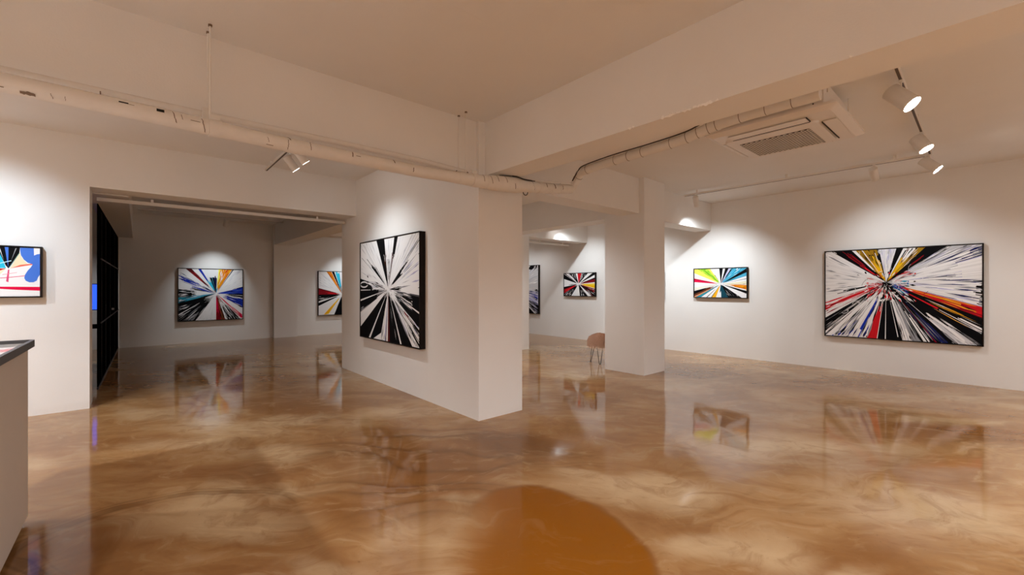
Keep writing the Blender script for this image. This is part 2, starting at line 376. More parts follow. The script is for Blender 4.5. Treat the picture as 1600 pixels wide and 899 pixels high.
class Canvas:
    def __init__(s, W, Hh, q=1.0, centre=(.5, .5), seed=1, base=WHITE):
        s.W, s.H, s.q, s.rng = W, Hh, q, random.Random(seed)
        s.bm = bmesh.new(); s.lay = s.bm.loops.layers.float_color.new('pigment'); s.k = 0
        s.c = (s.ru(centre[0]), centre[1])
        s.quad([(0, 0), (1, 0), (1, 1), (0, 1)], base)
    def ru(s, t):                              # photographed fraction across -> true fraction across
        return t * s.q / (t * s.q + (1 - t))
    def quad(s, uv, colr, depth=None):
        y = -0.00002 * (s.k if depth is None else depth)
        vs = [s.bm.verts.new(((min(max(u, 0), 1) - .5) * s.W, y, (.5 - min(max(v, 0), 1)) * s.H)) for u, v in uv]
        f = s.bm.faces.new(vs)
        for l in f.loops: l[s.lay] = (*colr, 1)
    def P(s, t):
        t %= 4
        if t < 1: return (s.ru(t), 0.0)
        if t < 2: return (1.0, t - 1)
        if t < 3: return (s.ru(3 - t), 1.0)
        return (0.0, 4 - t)
    def at(s, t, r):
        p = s.P(t); return (s.c[0] + (p[0] - s.c[0]) * r, s.c[1] + (p[1] - s.c[1]) * r)
    def jit(s, c, v=.12):
        k = 1 + s.rng.uniform(-v, v); return tuple(min(1, x * k) for x in c)
    def wedge(s, t0, t1, r0, r1, colr, jo=.05, ji=.05, skip=0.0, n=None, solid=False):
        """a brush stroke: slivers from r0 to r1 between two points of the edge, with ragged ends"""
        s.k += 1
        if n is None: n = max(3, int(abs(t1 - t0) * 110))
        for i in range(n):
            if s.rng.random() < skip: continue
            a = t0 + (t1 - t0) * i / n; b_ = t0 + (t1 - t0) * (i + 1) / n
            ra = max(0.0, r0 + s.rng.uniform(-ji, ji)); rb = r1 if r1 >= 1 and jo < .06 else min(1.0, r1 + s.rng.uniform(-jo, jo))
            if int(a) != int(b_) and a % 1 and b_ % 1:
                mid = float(int(max(a, b_)))
                pts = [s.at(a, ra), s.at(a, rb), s.at(mid, rb), s.at(b_, rb), s.at(b_, ra)]
            else: pts = [s.at(a, ra), s.at(a, rb), s.at(b_, rb), s.at(b_, ra)]
            s.quad(pts, s.jit(colr, .10))
    def streaks(s, t0, t1, cols, n, rr=(.1, 1.0), w=.010, minlen=.15):
        """fine tapered dashes lying along the burst"""
        for i in range(n):
            s.k += .25
            t = s.rng.uniform(t0, t1); a = s.rng.uniform(*rr); b_ = min(rr[1], a + s.rng.uniform(minlen, minlen * 3)); ww = w * s.rng.uniform(.35, 1.1)
            m_ = (a + b_) / 2
            s.quad([s.at(t, a), s.at(t - ww, m_), s.at(t, b_), s.at(t + ww, m_)], s.jit(s.rng.choice(cols), .15))
    def line(s, t, r0, r1, colr, w=.004):
        s.k += 1; s.quad([s.at(t - w * .6, r0), s.at(t - w, r1), s.at(t + w, r1), s.at(t + w * .6, r0)], colr)
    def poly(s, pts, colr):
        s.k += 1; s.quad(pts, colr)
    def ribbon(s, pts, w, colr):
        s.k += .5
        for i in range(len(pts) - 1):
            (x0, y0), (x1, y1) = pts[i], pts[i+1]
            dx, dy = (x1 - x0) * s.W, (y1 - y0) * s.H; l = math.hypot(dx, dy) or 1e-6
            ox, oy = -dy / l * w / s.W, dx / l * w / s.H
            s.quad([(x0 + ox, y0 + oy), (x1 + ox, y1 + oy), (x1 - ox, y1 - oy), (x0 - ox, y0 - oy)], colr)
    def squiggle(s, u, v, size, colr, w=.002, turns=1.2):
        a0 = s.rng.uniform(0, 6.28); pts = []; drift = (s.rng.uniform(-1, 1) * size, s.rng.uniform(-1, 1) * size)
        for i in range(14):
            t = i / 13; a = a0 + turns * 6.28 * t * s.rng.uniform(.9, 1.1)
            pts.append((u + (math.cos(a) * size * .6 + drift[0] * t * 2) , v + (math.sin(a) * size * .6 + drift[1] * t * 2) * s.W / s.H))
        s.ribbon(pts, w, colr)

def hang(name_label, cv, pos, rotz, depth=.055, fw=.012, group=None, outer=None):
    """framed canvas: back of the frame on the wall at pos (centre), frame and canvas as parts"""
    W, Hh = cv.W, cv.H
    t = thing('painting', name_label, 'painting', pos, rotz)
    bm = bmesh.new(); o = .004
    OW, OH = W / 2 + o + fw, Hh / 2 + o + fw; IW, IH = W / 2 + o, Hh / 2 + o
    add_box(bm, -OW, OW, -depth, 0, IH, OH); add_box(bm, -OW, OW, -depth, 0, -OH, -IH)
    add_box(bm, -OW, -IW, -depth, 0, -IH, IH); add_box(bm, IW, OW, -depth, 0, -IH, IH)
    fr = obj('frame', bm, M['frame'], t)
    bm = bmesh.new(); add_box(bm, -W/2, W/2, -depth + .012, -.004, -Hh/2, Hh/2)
    obj('stretcher', bm, M['canvas_back'], t)
    me = bpy.data.meshes.new('canvas'); cv.bm.to_mesh(me); cv.bm.free(); me.materials.append(M['paint'])
    c = bpy.data.objects.new('canvas', me); col.objects.link(c); c.parent = t; c.location = (0, -depth + .0105, 0)
    for f in me.polygons:
        if f.normal.y > 0: f.flip()
    return t
ROT_E = R(-90)      # hung on a wall facing -X

# --- large painting on the right wall
c = Canvas(1.885, 1.48, 1.21, (.39, .37), 11, base=BLACK)
w = c.wedge
w(-.30, .05, .0, 1, WHITE); w(.04, .17, .12, 1, BLACK); w(3.48, 3.72, .1, 1, WHITE)
c.streaks(3.5, 4.05, [LIGHTGREY, GREY, WHITE], 40, (.3, 1), .012)
w(.075, .115, .15, .55, RED, .12, .08); w(.12, .14, .5, .85, DARKRED, .1); w(.09, .11, .5, .9, DARKRED, .1)
w(.17, .195, .35, 1, WHITE, .02, .1); w(.195, .255, .1, 1, OLIVE); w(.255, .325, .05, .78, YELLOW, .16); w(.26, .33, .75, 1, OLIVE, .0, .12, .3)
w(.20, .26, .1, .5, AMBER, .15, .1, .4); c.streaks(.19, .34, [BLACK, OLIVE, BROWN], 26, (.3, 1), .006); c.line(.235, .25, 1, WHITE, .004); c.line(.31, .3, .9, WHITE, .003)
w(.345, .455, .02, 1, (.78, .78, .86)); w(.36, .45, .02, .6, WHITE, .15); c.streaks(.34, .46, [LIGHTGREY, LAV, WHITE], 26, (.2, 1), .008)
w(.455, .50, .1, 1, BLACK); w(.50, .53, .2, 1, WHITE, .02, .1, .15); w(.53, .585, .55, 1, WHITE, .02, .15); w(.525, .60, .08, .62, YELLOW, .14); w(.585, .64, .1, 1, OLIVE, .02, .1); w(.60, .645, .12, .6, YELLOW, .2, .1, .3)
c.streaks(.50, .66, [BLACK, BROWN, WHITE], 34, (.3, 1), .006)
w(.645, .80, .18, 1, BLACK); w(.70, .725, .5, .8, DARKRED, .12); w(.78, .80, .3, 1, WHITE, .02, .15, .3)
w(.81, .99, .10, 1, LIGHTGREY, .05, .08); w(.83, .98, .12, .9, WHITE, .14, .08, .3); c.streaks(.78, 1.06, [GREY, DARKGREY, WHITE, LAV], 70, (.2, 1), .010)
w(.99, 1.10, .1, 1, GREY, .02); w(1.0, 1.62, .04, .97, WHITE, .06); c.streaks(1.0, 1.62, [LIGHTGREY, GREY, LAV, NAVY, WHITE], 110, (.15, 1), .012)
w(1.02, 1.12, .8, 1, NAVY, .02, .1, .4); w(1.12, 1.34, .72, 1, WHITE, .02, .1)
w(1.60, 1.635, .3, 1, LAV, .02, .1, .3)
w(1.62, 1.73, .12, 1, RED, .02, .05); c.streaks(1.62, 1.73, [ORANGE, DARKRED, AMBER, BLACK], 26, (.15, .95), .008); w(1.70, 1.73, .4, 1, DARKRED, .05, .1, .3)
c.line(1.655, .15, .8, AMBER, .006)
w(1.73, 2.04, .12, 1, BLACK); w(1.84, 1.875, .2, .62, RED, .06, .1); w(1.83, 1.87, .68, 1, WHITE, .02, .12, .3); c.streaks(1.76, 1.9, [WHITE, LIGHTGREY, AMBER], 14, (.4, 1), .006)
w(2.03, 2.15, .66, 1, LIGHTGREY, .02, .10, .08); w(2.06, 2.11, .6, .98, WHITE, .05, .1, .4); c.line(2.16, .22, .8, WHITE, .005); c.streaks(2.0, 2.2, [WHITE, GREY], 24, (.55, 1), .008)
w(2.20, 2.26, .55, 1, NAVY, .04, .15, .2); c.line(2.29, .35, 1, DARKRED, .006); w(2.33, 2.37, .55, 1, WHITE, .04, .15, .15); c.streaks(2.2, 2.4, [GREY, DARKGREY, NAVY, BLACK], 30, (.25, 1), .008)
w(2.385, 2.435, .3, 1, GREY, .02, .1); w(2.44, 2.505, .18, 1, WHITE, .02, .1); w(2.45, 2.49, .2, .9, LIGHTGREY, .1, .1, .3); c.streaks(2.37, 2.55, [WHITE, BLACK, GREY], 34, (.2, 1), .006)
w(2.505, 2.67, .1, 1, BLACK); c.line(2.615, .1, 1, WHITE, .003); c.line(2.53, .2, .95, WHITE, .003)
w(2.665, 2.69, .2, 1, WHITE, .02, .1, .1); w(2.67, 2.735, .42, 1, RED, .01, .1); w(2.735, 2.98, .15, 1, WHITE, .02, .08); c.streaks(2.72, 3.1, [GREY, LIGHTGREY, BLUE, NAVY, BLACK, WHITE], 90, (.2, 1), .010)
w(2.785, 2.81, .25, .95, BLUE, .1, .1, .2); w(2.96, 3.05, .3, 1, WHITE, .02, .1, .15)
w(3.05, 3.22, .22, 1, BLACK, .02, .08); c.streaks(3.0, 3.25, [WHITE, GREY, BLACK], 36, (.25, 1), .008); w(3.21, 3.30, .25, 1, WHITE, .03, .08)
w(3.24, 3.29, .15, .6, RED, .15, .1, .15); w(3.30, 3.40, .12, 1, RED, .03, .08); c.streaks(3.24, 3.42, [WHITE, DARKRED, PINK], 40, (.2, 1), .008); w(3.37, 3.5, .25, 1, WHITE, .03, .08, .1); w(3.46, 3.50, .2, .65, BLACK, .15, .1, .2)
c.streaks(0, 4, [WHITE, BLACK, RED, WHITE], 170, (.04, .34), .03, .05); c.streaks(3.0, 3.6, [RED, PINK, DARKRED], 40, (.03, .3), .03, .05); c.streaks(1.3, 2.1, [BLUE, SKY, NAVY, WHITE], 44, (.03, .26), .04, .05); c.streaks(2.1, 3.0, [BLACK, RED, WHITE], 40, (.03, .3), .03, .05)
for i in range(46):
    a, rr_ = c.rng.uniform(0, 6.28), abs(c.rng.gauss(0, .16)) + .02
    c.squiggle(c.c[0] + math.cos(a) * rr_, c.c[1] + math.sin(a) * rr_ * .9, c.rng.uniform(.008, .028), c.rng.choice([WHITE, WHITE, WHITE, BLACK, LIGHTGREY]), c.rng.uniform(.0012, .003), c.rng.uniform(.3, 1.0))
for (u, v, sz) in ((.70, .27, .03), (.67, .33, .025), (.22, .62, .03), (.18, .70, .025), (.16, .36, .02)): c.squiggle(u, v, sz, WHITE, .003, .8)
big = hang('large multicoloured burst painting with yellow at top, alone on the right wall', c, (XE, 1.117, 1.342), ROT_E, .068)

# --- black and white painting on the pier
c = Canvas(1.915, 1.48, 1.24, (.474, .495), 12)
w = c.wedge
c.streaks(0, 1, [LIGHTGREY, (.7,.7,.72)], 60, (.2, 1), .008); c.streaks(1, 1.5, [LIGHTGREY, LAV, GREY], 40, (.25, 1), .010); c.streaks(3.5, 4, [LIGHTGREY], 30, (.3, 1), .008)
w(.27, .405, .10, 1, BLACK, .0, .08); w(.30, .38, .05, .5, BLACK, .1, .1); c.streaks(.36, .42, [WHITE, BROWN], 10, (.15, .7), .006)
w(.575, .635, .62, 1, BLACK, .0, .06); w(.56, .62, .05, .66, MAROON, .06, .05, .55); c.line(.60, .05, .8, BLACK, .004); c.streaks(.42, .58, [GREY, BLACK, LIGHTGREY], 18, (.15, .6), .006)
c.streaks(.46, .55, [BLACK, GREY, WHITE], 16, (.04, .35), .012, .06)
w(1.05, 1.20, .12, .44, BLACK, .05, .04); w(1.07, 1.12, .4, .62, BLACK, .1, .05); c.line(1.06, .5, 1, BLACK, .005); c.line(.94, .5, 1, GREY, .003); c.line(.88, .45, 1, GREY, .002)
w(3.90, 3.99, .16, .52, BLACK, .08, .06); c.line(3.93, .1, .75, BLACK, .006); c.line(3.86, .5, .95, BLACK, .003); w(.0, .05, .1, .5, BLACK, .1, .05, .5); c.line(.03, .3, .95, GREY, .003)
w(3.50, 3.62, .55, 1, BLACK, .02, .08); c.ribbon([(.0 + .07 + .075 * math.cos(a * .42), .445 + .028 * math.sin(a * .42)) for a in range(16)], .011, WHITE)
w(3.48, 3.66, .18, .5, BLACK, .12, .08, .5); c.streaks(3.4, 3.7, [WHITE, BLACK, GREY, LIGHTGREY], 60, (.1, .75), .016, .08); w(3.45, 3.49, .3, 1, WHITE, .02, .1, .3)
w(3.26, 3.49, .30, 1, BLACK, .02, .1); w(3.30, 3.46, .12, .5, BLACK, .15, .08, .3); c.line(3.385, .05, 1, WHITE, .009); c.streaks(3.22, 3.3, [BLACK, GREY], 14, (.4, 1), .010)
w(3.19, 3.26, .1, 1, WHITE); w(2.665, 3.10, .1, 1, BLACK, .0, .06); c.poly([c.at(2.66, .85), c.at(2.66, 1), c.at(2.78, 1), ], WHITE); c.line(2.845, .08, 1, WHITE, .014)
w(2.56, 2.66, .06, 1, WHITE); w(2.575, 2.60, .2, 1, LAV, .02, .1, .2); c.line(2.57, .1, 1, BLACK, .006); c.streaks(2.53, 2.66, [LIGHTGREY, GREY, BLACK], 20, (.3, 1), .006)
w(2.30, 2.545, .06, 1, BLACK, .0, .04); w(2.50, 2.535, .06, 1, MAROON, .02, .03, .1); c.line(2.31, .08, 1, WHITE, .014); c.line(2.545, .05, 1, WHITE, .010); c.streaks(2.36, 2.5, [WHITE, GREY], 3, (.3, .95), .005)
w(2.10, 2.30, .18, 1, BLACK, .02, .06); w(1.84, 2.12, .06, 1, WHITE, .02, .04); c.streaks(1.82, 2.14, [BLACK, BLACK, GREY, LAV, WHITE], 70, (.15, 1), .012); w(1.84, 1.9, .7, 1, BLACK, .02, .15, .2); w(1.95, 2.0, .75, 1, BLACK, .02, .15, .2); w(1.86, 1.89, .55, .66, DARKRED, .05, .04)
w(1.56, 1.83, .38, 1, BLACK, .02, .14); w(1.60, 1.78, .2, .45, BLACK, .12, .08, .5); c.line(1.70, .42, 1, WHITE, .008); w(1.535, 1.56, .3, 1, DARKGREY, .03, .1, .2); c.streaks(1.5, 1.75, [WHITE, GREY], 26, (.2, .8), .008)
w(1.42, 1.52, .06, .40, BLACK, .06, .02); c.streaks(1.35, 1.46, [BLACK, WHITE], 12, (.1, .4), .010)
c.streaks(0, 4, [WHITE, BLACK], 40, (.01, .14), .03, .04)
bw = hang('black and white burst painting on the left face of the thick pier', c, (2.781, 5.838, 1.415), ROT_E, .085, .012)

# --- first painting of the left room
c = Canvas(1.40, 1.345, .95, (.58, .48), 13)
w = c.wedge
c.streaks(.84, 1.4, [LIGHTGREY, (.72,.72,.78)], 36, (.25, 1), .010); c.streaks(2.4, 2.75, [(.75,.75,.74)], 20, (.3, 1), .01)
w(.11, .20, .28, 1, MAROON, .0, .08); c.streaks(.12, .22, [RED, DARKRED, BLACK], 18, (.2, .9), .008); w(.30, .345, .25, 1, BLUE, .02, .12); c.line(.33, .2, .6, NAVY, .004)
w(.30, .42, .12, .50, CYAN, .06, .04); w(.42, .60, .04, .66, BLACK, .03, .02); w(.46, .49, .1, .66, SKY, .05, .05, .3); w(.54, .57, .1, .7, NAVY, .04, .05); w(.42, .47, .3, .6, DTEAL, .05, .05, .2)
w(.62, .665, .08, 1, LEMON, .0, .04); w(.665, .83, .16, 1, ORANGE, .0, .06); w(.63, .72, .10, .55, YELLOW, .15, .04); c.streaks(.64, .83, [AMBER, YELLOW, RED, WHITE], 30, (.2, 1), .010); c.line(.85, .1, 1, BLACK, .009); w(.60, .72, .02, .2, SKY, .05, .02)
w(3.80, 3.90, .45, .92, BLUE, .12, .12, .1); c.streaks(3.75, 3.95, [NAVY, BLUE, LIGHTGREY], 24, (.35, .95), .012); w(3.66, 3.78, .12, .55, BLUE, .15, .06, .1); w(3.62, 3.70, .3, .62, DARKGREY, .1, .1, .3); w(3.82, 3.95, .05, .3, NAVY, .08, .04)
w(3.44, 3.61, .62, 1, BLACK, .02, .12); c.streaks(3.42, 3.62, [GREY, DARKGREY, WHITE], 24, (.6, 1), .010); w(3.33, 3.45, .05, 1, TEAL, .03, .05); w(3.36, 3.46, .1, .75, SKY, .15, .05, .3); c.streaks(3.3, 3.46, [WHITE, CYAN, DTEAL], 34, (.15, 1), .010)
w(2.74, 3.34, .20, 1, BLACK, .0, .14); w(3.26, 3.38, .05, .4, BLACK, .1, .04); c.streaks(2.76, 3.3, [GREY, WHITE, LIGHTGREY, DARKGREY], 54, (.4, 1), .010); c.line(3.12, .45, 1, WHITE, .009)
w(2.33, 2.42, .12, 1, DARKRED, .0, .05); w(2.36, 2.42, .1, .6, CRIMSON, .15, .05); w(2.27, 2.34, .12, 1, BROWN, .02, .06); c.streaks(2.26, 2.44, [BLACK, RED], 20, (.2, 1), .008)
w(2.04, 2.24, .50, 1, BLACK, .02, .14); c.streaks(2.02, 2.3, [GREY, WHITE, BLACK], 50, (.35, 1), .010); w(1.92, 2.01, .05, .98, CRIMSON, .02, .05); c.streaks(1.9, 2.05, [PINK, WHITE], 14, (.2, .9), .008); w(2.1, 2.3, .08, .3, DARKRED, .1, .04, .4)
w(1.60, 1.77, .36, 1, BLUE, .02, .12); c.streaks(1.58, 1.8, [NAVY, WHITE, BLACK], 26, (.3, 1), .010); w(1.36, 1.50, .06, 1, BLUE, .0, .05); c.streaks(1.36, 1.5, [NAVY, (.05,.12,.6)], 20, (.1, 1), .010); w(1.49, 1.57, .42, 1, BLACK, .0, .12); c.line(1.53, .5, 1, LIGHTGREY, .006); w(1.345, 1.37, .7, 1, BLACK, .0, .1, .2)
c.streaks(0, 4, [BLACK, NAVY, WHITE, DARKRED], 30, (.01, .14), .03, .04)
hang('painting with blue, orange and cyan rays on the back wall of the dark room', c, (1.482, YN, 1.262), 0, .07)

# --- second painting of the left room, half behind the pier
c = Canvas(1.40, 1.345, .97, (.52, .53), 14)
w = c.wedge
c.streaks(3.4, 4.2, [LIGHTGREY, (.74,.74,.76)], 40, (.3, 1), .010)
w(.17, .275, .08, 1, ORANGE, .0, .05); c.streaks(.17, .28, [AMBER, BROWN, RED], 14, (.2, 1), .008); w(.285, .34, .04, 1, BLACK, .0, .04); w(.355, .455, .30, .97, CYAN, .04, .05); w(.38, .46, .1, .34, BLACK, .06, .05, .3)
w(3.46, 3.62, .22, 1, DARKRED, .0, .10); w(3.50, 3.56, .12, .6, RED, .12, .05); w(3.60, 3.635, .3, 1, BLACK, .02, .12, .2); w(3.32, 3.47, .10, 1, BLACK, .0, .06); c.streaks(3.22, 3.42, [GREY, WHITE], 16, (.4, 1), .010); w(3.21, 3.28, .2, 1, BLACK, .0, .08)
w(2.80, 2.90, .18, .97, YELLOW, .03, .05); w(2.84, 2.9, .4, .95, AMBER, .1, .1, .3); w(2.42, 2.66, .10, 1, BLACK, .0, .05)
w(.6, .75, .1, 1, BLACK); w(.8, .9, .2, 1, RED); w(1.2, 1.35, .1, 1, BLUE); w(1.5, 1.7, .1, 1, BLACK); w(1.8, 1.95, .2, 1, YELLOW); w(2.1, 2.25, .1, 1, TEAL)
hang('painting with orange, red and yellow rays, cut off by the pier, in the dark room', c, (4.887, YN, 1.272), 0, .07)

# --- green and blue painting
c = Canvas(1.075, .61, 1.06, (.515, .535), 15)
w = c.wedge
w(3.86, 4.02, .1, 1, LEMON); w(.02, .08, .1, 1, LEMON); w(.07, .25, .10, 1, GREEN, .0, .05); c.streaks(.07, .26, [LIME, (.1,.4,.02), LEMON], 30, (.15, 1), .010); w(.25, .31, .15, 1, LIME, .0, .08, .1); c.line(.32, .2, .6, BLACK, .008)
w(.485, .555, .05, 1, BLACK); w(.60, .665, .05, 1, BLACK); w(.665, .715, .1, 1, LAV, .02); w(.715, .75, .15, 1, BLACK); w(.75, 1.02, .08, 1, SKY, .0, .05); c.streaks(.72, 1.04, [TEAL, CYAN, NAVY, WHITE], 40, (.15, 1), .012); w(1.02, 1.15, .12, 1, BLACK, .0, .06); w(1.15, 1.27, .16, 1, SKY, .0, .06); w(1.16, 1.24, .25, .6, TEAL, .1, .05, .3); c.line(1.36, .3, 1, GREY, .012)
w(1.44, 1.56, .15, 1, CREAMC, .02, .06); w(1.575, 1.72, .45, 1, ORANGE, .0, .10); c.streaks(1.5, 1.75, [BROWN, BLACK, AMBER], 16, (.15, 1), .012); w(1.77, 1.86, .12, 1, BLACK, .0, .06)
w(2.09, 2.36, .10, 1, BLACK, .0, .05); c.streaks(2.1, 2.36, [WHITE, GREY], 10, (.4, .9), .008); w(2.34, 2.475, .04, 1, DTEAL, .0, .03); w(2.46, 2.52, .02, .6, DTEAL, .08, .02)
w(2.58, 2.66, .12, 1, AMBER, .0, .05); c.line(2.665, .1, 1, BLACK, .008); c.line(2.755, .4, 1, BLACK, .010); w(2.87, 2.98, .10, 1, TEAL, .0, .05); w(2.97, 3.06, .35, 1, ORANGE, .0, .12, .1); w(3.02, 3.20, .30, 1, BROWN, .0, .10); w(3.1, 3.22, .55, 1, BLACK, .02, .15); w(3.24, 3.34, .2, 1, CREAMC, .02, .1, .2)
w(3.54, 3.67, .20, 1, CRIMSON, .0, .08); w(3.62, 3.66, .3, 1, DARKRED, .02, .1, .2); w(3.70, 3.8, .4, 1, (.85,.68,.70), .02, .1, .3)
c.streaks(0, 4, [BLACK, WHITE, DTEAL], 30, (.02, .2), .03, .05)
hang('small painting with lime green and blue rays on the right wall', c, (XE, 3.92, 1.545), ROT_E, .068)

# --- red centred painting seen past the column
c = Canvas(1.10, .63, 1.04, (.48, .47), 16)
w = c.wedge
w(.16, .34, .10, 1, BLACK); w(0, .05, .2, 1, BLACK); c.streaks(.1, .4, [GREY, WHITE], 20, (.3, 1), .010); w(.34, .38, .2, 1, BLACK); w(.445, .58, .08, 1, RED); w(.60, .78, .08, 1, BLACK); c.streaks(.58, .8, [WHITE, GREY], 20, (.3, 1), .010); w(.93, 1.08, .15, 1, BLACK); w(1.22, 1.40, .12, 1, DARKRED); w(1.20, 1.26, .3, 1, BLACK); w(1.45, 1.66, .20, 1, YELLOW, .0, .1); w(1.46, 1.52, .3, 1, LEMON, .02, .1, .3); w(1.68, 1.80, .15, 1, DARKRED); w(1.78, 2.10, .10, 1, BLACK); c.streaks(1.7, 2.1, [WHITE, GREY, RED], 20, (.3, 1), .010)
w(2.22, 2.48, .05, 1, BLACK); c.streaks(2.2, 2.45, [WHITE], 8, (.4, 1), .012); w(2.76, 3.10, .12, 1, BLACK); c.streaks(2.8, 3.1, [WHITE, GREY], 20, (.4, 1), .012); w(3.10, 3.32, .2, 1, DARKRED); w(3.12, 3.24, .25, .9, RED, .1); w(3.30, 3.40, .15, 1, BLACK); w(3.44, 3.5, .15, .6, BLACK, .1); w(3.76, 3.98, .15, 1, BLACK)
c.streaks(0, 4, [BLACK, WHITE, DARKRED], 30, (.02, .25), .03, .06)
hang('small painting with a red wedge and yellow ray, beyond the square column', c, (XE, 7.745, 1.53), ROT_E, .068)

# --- tall grey-blue painting at the far end of the right wall
c = Canvas(1.9, 1.48, 1.1, (.35, .5), 17, base=(.62, .62, .64))
w = c.wedge
w(.2, .5, .1, 1, BLACK); w(.50, .9, .1, 1, WHITE); w(.80, 1.02, .8, 1, BLACK, .0, .05); c.streaks(.9, 1.6, [LIGHTGREY, WHITE, (.72,.70,.70)], 60, (.2, 1), .02); w(1.55, 1.85, .1, 1, LAV, .0); c.streaks(1.5, 1.95, [NAVY, BLUE, WHITE, GREY, BLACK], 90, (.2, 1), .014); w(1.84, 2.05, .1, 1, BLACK); c.streaks(1.85, 2.1, [LAV, WHITE], 24, (.3, 1), .010); w(2.1, 2.6, .1, 1, BLACK); w(2.8, 3.2, .1, 1, BLUE); w(3.4, 3.7, .1, 1, BLACK)
hang('grey and blue painting cut off by the pier, farthest on the right wall', c, (XE, 10.30, 1.39), ROT_E, .07)

# --- painting on the wall left of the opening
c = Canvas(1.12, .54, 1.0, (.775, .44), 18)
w = c.wedge
def lp(x, y): return (1 - (465 - x) / 465 * .283, (y - 140) / 560)
c.poly([lp(-160, 140), lp(10, 140), lp(100, 380), lp(-200, 380)], CYAN); c.poly([lp(0, 140), lp(248, 140), lp(240, 215), lp(125, 385), lp(95, 350)], BLACK)
c.poly([lp(85, 140), lp(125, 140), lp(122, 370)], AZURE); c.poly([lp(20, 140), lp(32, 140), lp(75, 290)], LIGHTGREY); c.poly([lp(200, 150), lp(212, 150), lp(150, 300)], GREY)
c.poly([lp(245, 195), lp(262, 250), lp(300, 300), lp(330, 325), lp(140, 385)], (.86, .74, .50)); c.poly([lp(235, 210), lp(250, 200), lp(140, 370), lp(125, 380)], (.25, .42, .40))
c.poly([lp(380, 322), lp(385, 335), lp(150, 380), lp(250, 340)], (.80, .16, .10)); c.ribbon([lp(-40, 345), lp(60, 320), lp(155, 295)], .004, (.55, .80, .86))
c.poly([lp(-120, 400), lp(40, 385), lp(100, 385), lp(0, 460), lp(-120, 500)], DARKRED); c.poly([lp(-60, 420), lp(90, 380), lp(10, 440)], RED); c.poly([lp(-120, 470), lp(100, 385), lp(-20, 520)], CREAMC)
c.poly([lp(120, 395), lp(135, 395), lp(125, 540), lp(100, 530)], (.72, .08, .20)); c.ribbon([lp(-80, 505), lp(100, 488), lp(300, 465)], .0035, (.70, .08, .18)); c.ribbon([lp(60, 455), lp(215, 428)], .0025, PINK)
c.poly([lp(-1200, 575), lp(0, 590), lp(465, 592), lp(465, 637), lp(200, 625), lp(0, 612), lp(-1200, 600)], CRIMSON)
for pts in ([(248, 140), (397, 140), (400, 228), (435, 212), (465, 207), (465, 330), (385, 330), (330, 312), (290, 280), (258, 230), (250, 190)],
            [(385, 330), (465, 330), (465, 450), (445, 480), (430, 520), (395, 538), (350, 540), (310, 522), (293, 490), (300, 455), (330, 405), (365, 365)]):
    c.poly([lp(*p) for p in pts], AZURE)
w(3.0, 3.6, .3, 1, AZURE); w(.1, .35, .3, 1, BLACK)
hang('painting with a rounded blue shape and red bar on the wall left of the opening', c, (-0.814 - .576, 7.19, 1.623), 0, .068)

# --- painting of which only the frame's edge shows behind the column
c = Canvas(1.075, .61, 1.0, (.5, .5), 19)
for i in range(14): c.wedge(i * .28, i * .28 + .13, .08, 1, [BLACK, RED, TEAL, YELLOW][i % 4])
hang('painting hidden behind the square column with only its right edge showing', c, (XE, 5.756, 1.52), ROT_E, .068)

# ------------------------------------------------------------------ counter
ct = thing('counter', 'white reception counter with a black-rimmed glossy top at the left edge', 'counter', (-0.512, 3.975, 0))
L_, Wd = 2.3, 0.75
box_obj('plinth', (-Wd + .05, -.05, -L_ + .05, -.05, 0, .035), M['dark'], ct)
box_obj('body', (-Wd, 0, -L_, 0, .035, 1.082), M['counter'], ct, .004)
def rounded(x0, x1, y0, y1, r, n=8):
    pts = []
    for cx, cy, a0 in ((x1 - r, y1 - r, 0), (x0 + r, y1 - r, 90), (x0 + r, y0 + r, 180), (x1 - r, y0 + r, 270)):
        for k in range(n + 1):
            a = R(a0 + 90 * k / n); pts.append((cx + r * math.cos(a), cy + r * math.sin(a)))
    return pts
bm = bmesh.new()
o_ = rounded(-Wd - .03, .028, -L_ - .03, .03, .035); i_ = rounded(-Wd - .012, .010, -L_ - .012, .012, .02)
z0, z1 = 1.082, 1.124
A = [bm.verts.new((x, y, z0)) for x, y in o_]; B = [bm.verts.new((x, y, z1)) for x, y in o_]; C_ = [bm.verts.new((x, y, z1)) for x, y in i_]; D = [bm.verts.new((x, y, z0)) for x, y in i_]
n_ = len(A)
for k in range(n_):
    j = (k + 1) % n_
    for a, b_ in ((A, B), (B, C_), (C_, D), (D, A)): bm.faces.new((a[k], a[j], b_[j], b_[k]))
obj('rim', bm, M['rim'], ct)
box_obj('worktop', (-Wd - .010, .008, -L_ - .010, .010, 1.083, 1.104), M['ctop'], ct)

# ------------------------------------------------------------------ stool
st = thing('stool', 'peach fur-covered round stool on thin wire legs beside the square column', 'stool', (6.72, 5.10, 0))
bm = bmesh.new(); prof = [(0, .548), (.07, .544), (.125, .528), (.172, .495), (.200, .445), (.198, .38), (.185, .345), (.10, .335), (0, .335)]
nseg = 32; ringsv = []
for r, z in prof:
    if r == 0: ringsv.append([bm.verts.new((0, 0, z))])
    else: ringsv.append([bm.verts.new((r * math.cos(2*math.pi*k/nseg), r * math.sin(2*math.pi*k/nseg), z)) for k in range(nseg)])
for r0, r1 in zip(ringsv, ringsv[1:]):
    for k in range(nseg):
        if len(r0) == 1: f = bm.faces.new((r0[0], r1[k], r1[(k+1) % nseg]))
        elif len(r1) == 1: f = bm.faces.new((r0[k], r1[0], r0[(k+1) % nseg]))
        else: f = bm.faces.new((r0[k], r1[k], r1[(k+1) % nseg], r0[(k+1) % nseg]))
        f.smooth = True
seat = obj('seat', bm, M['fur'], st)
bm = bmesh.new(); rg = random.Random(5)
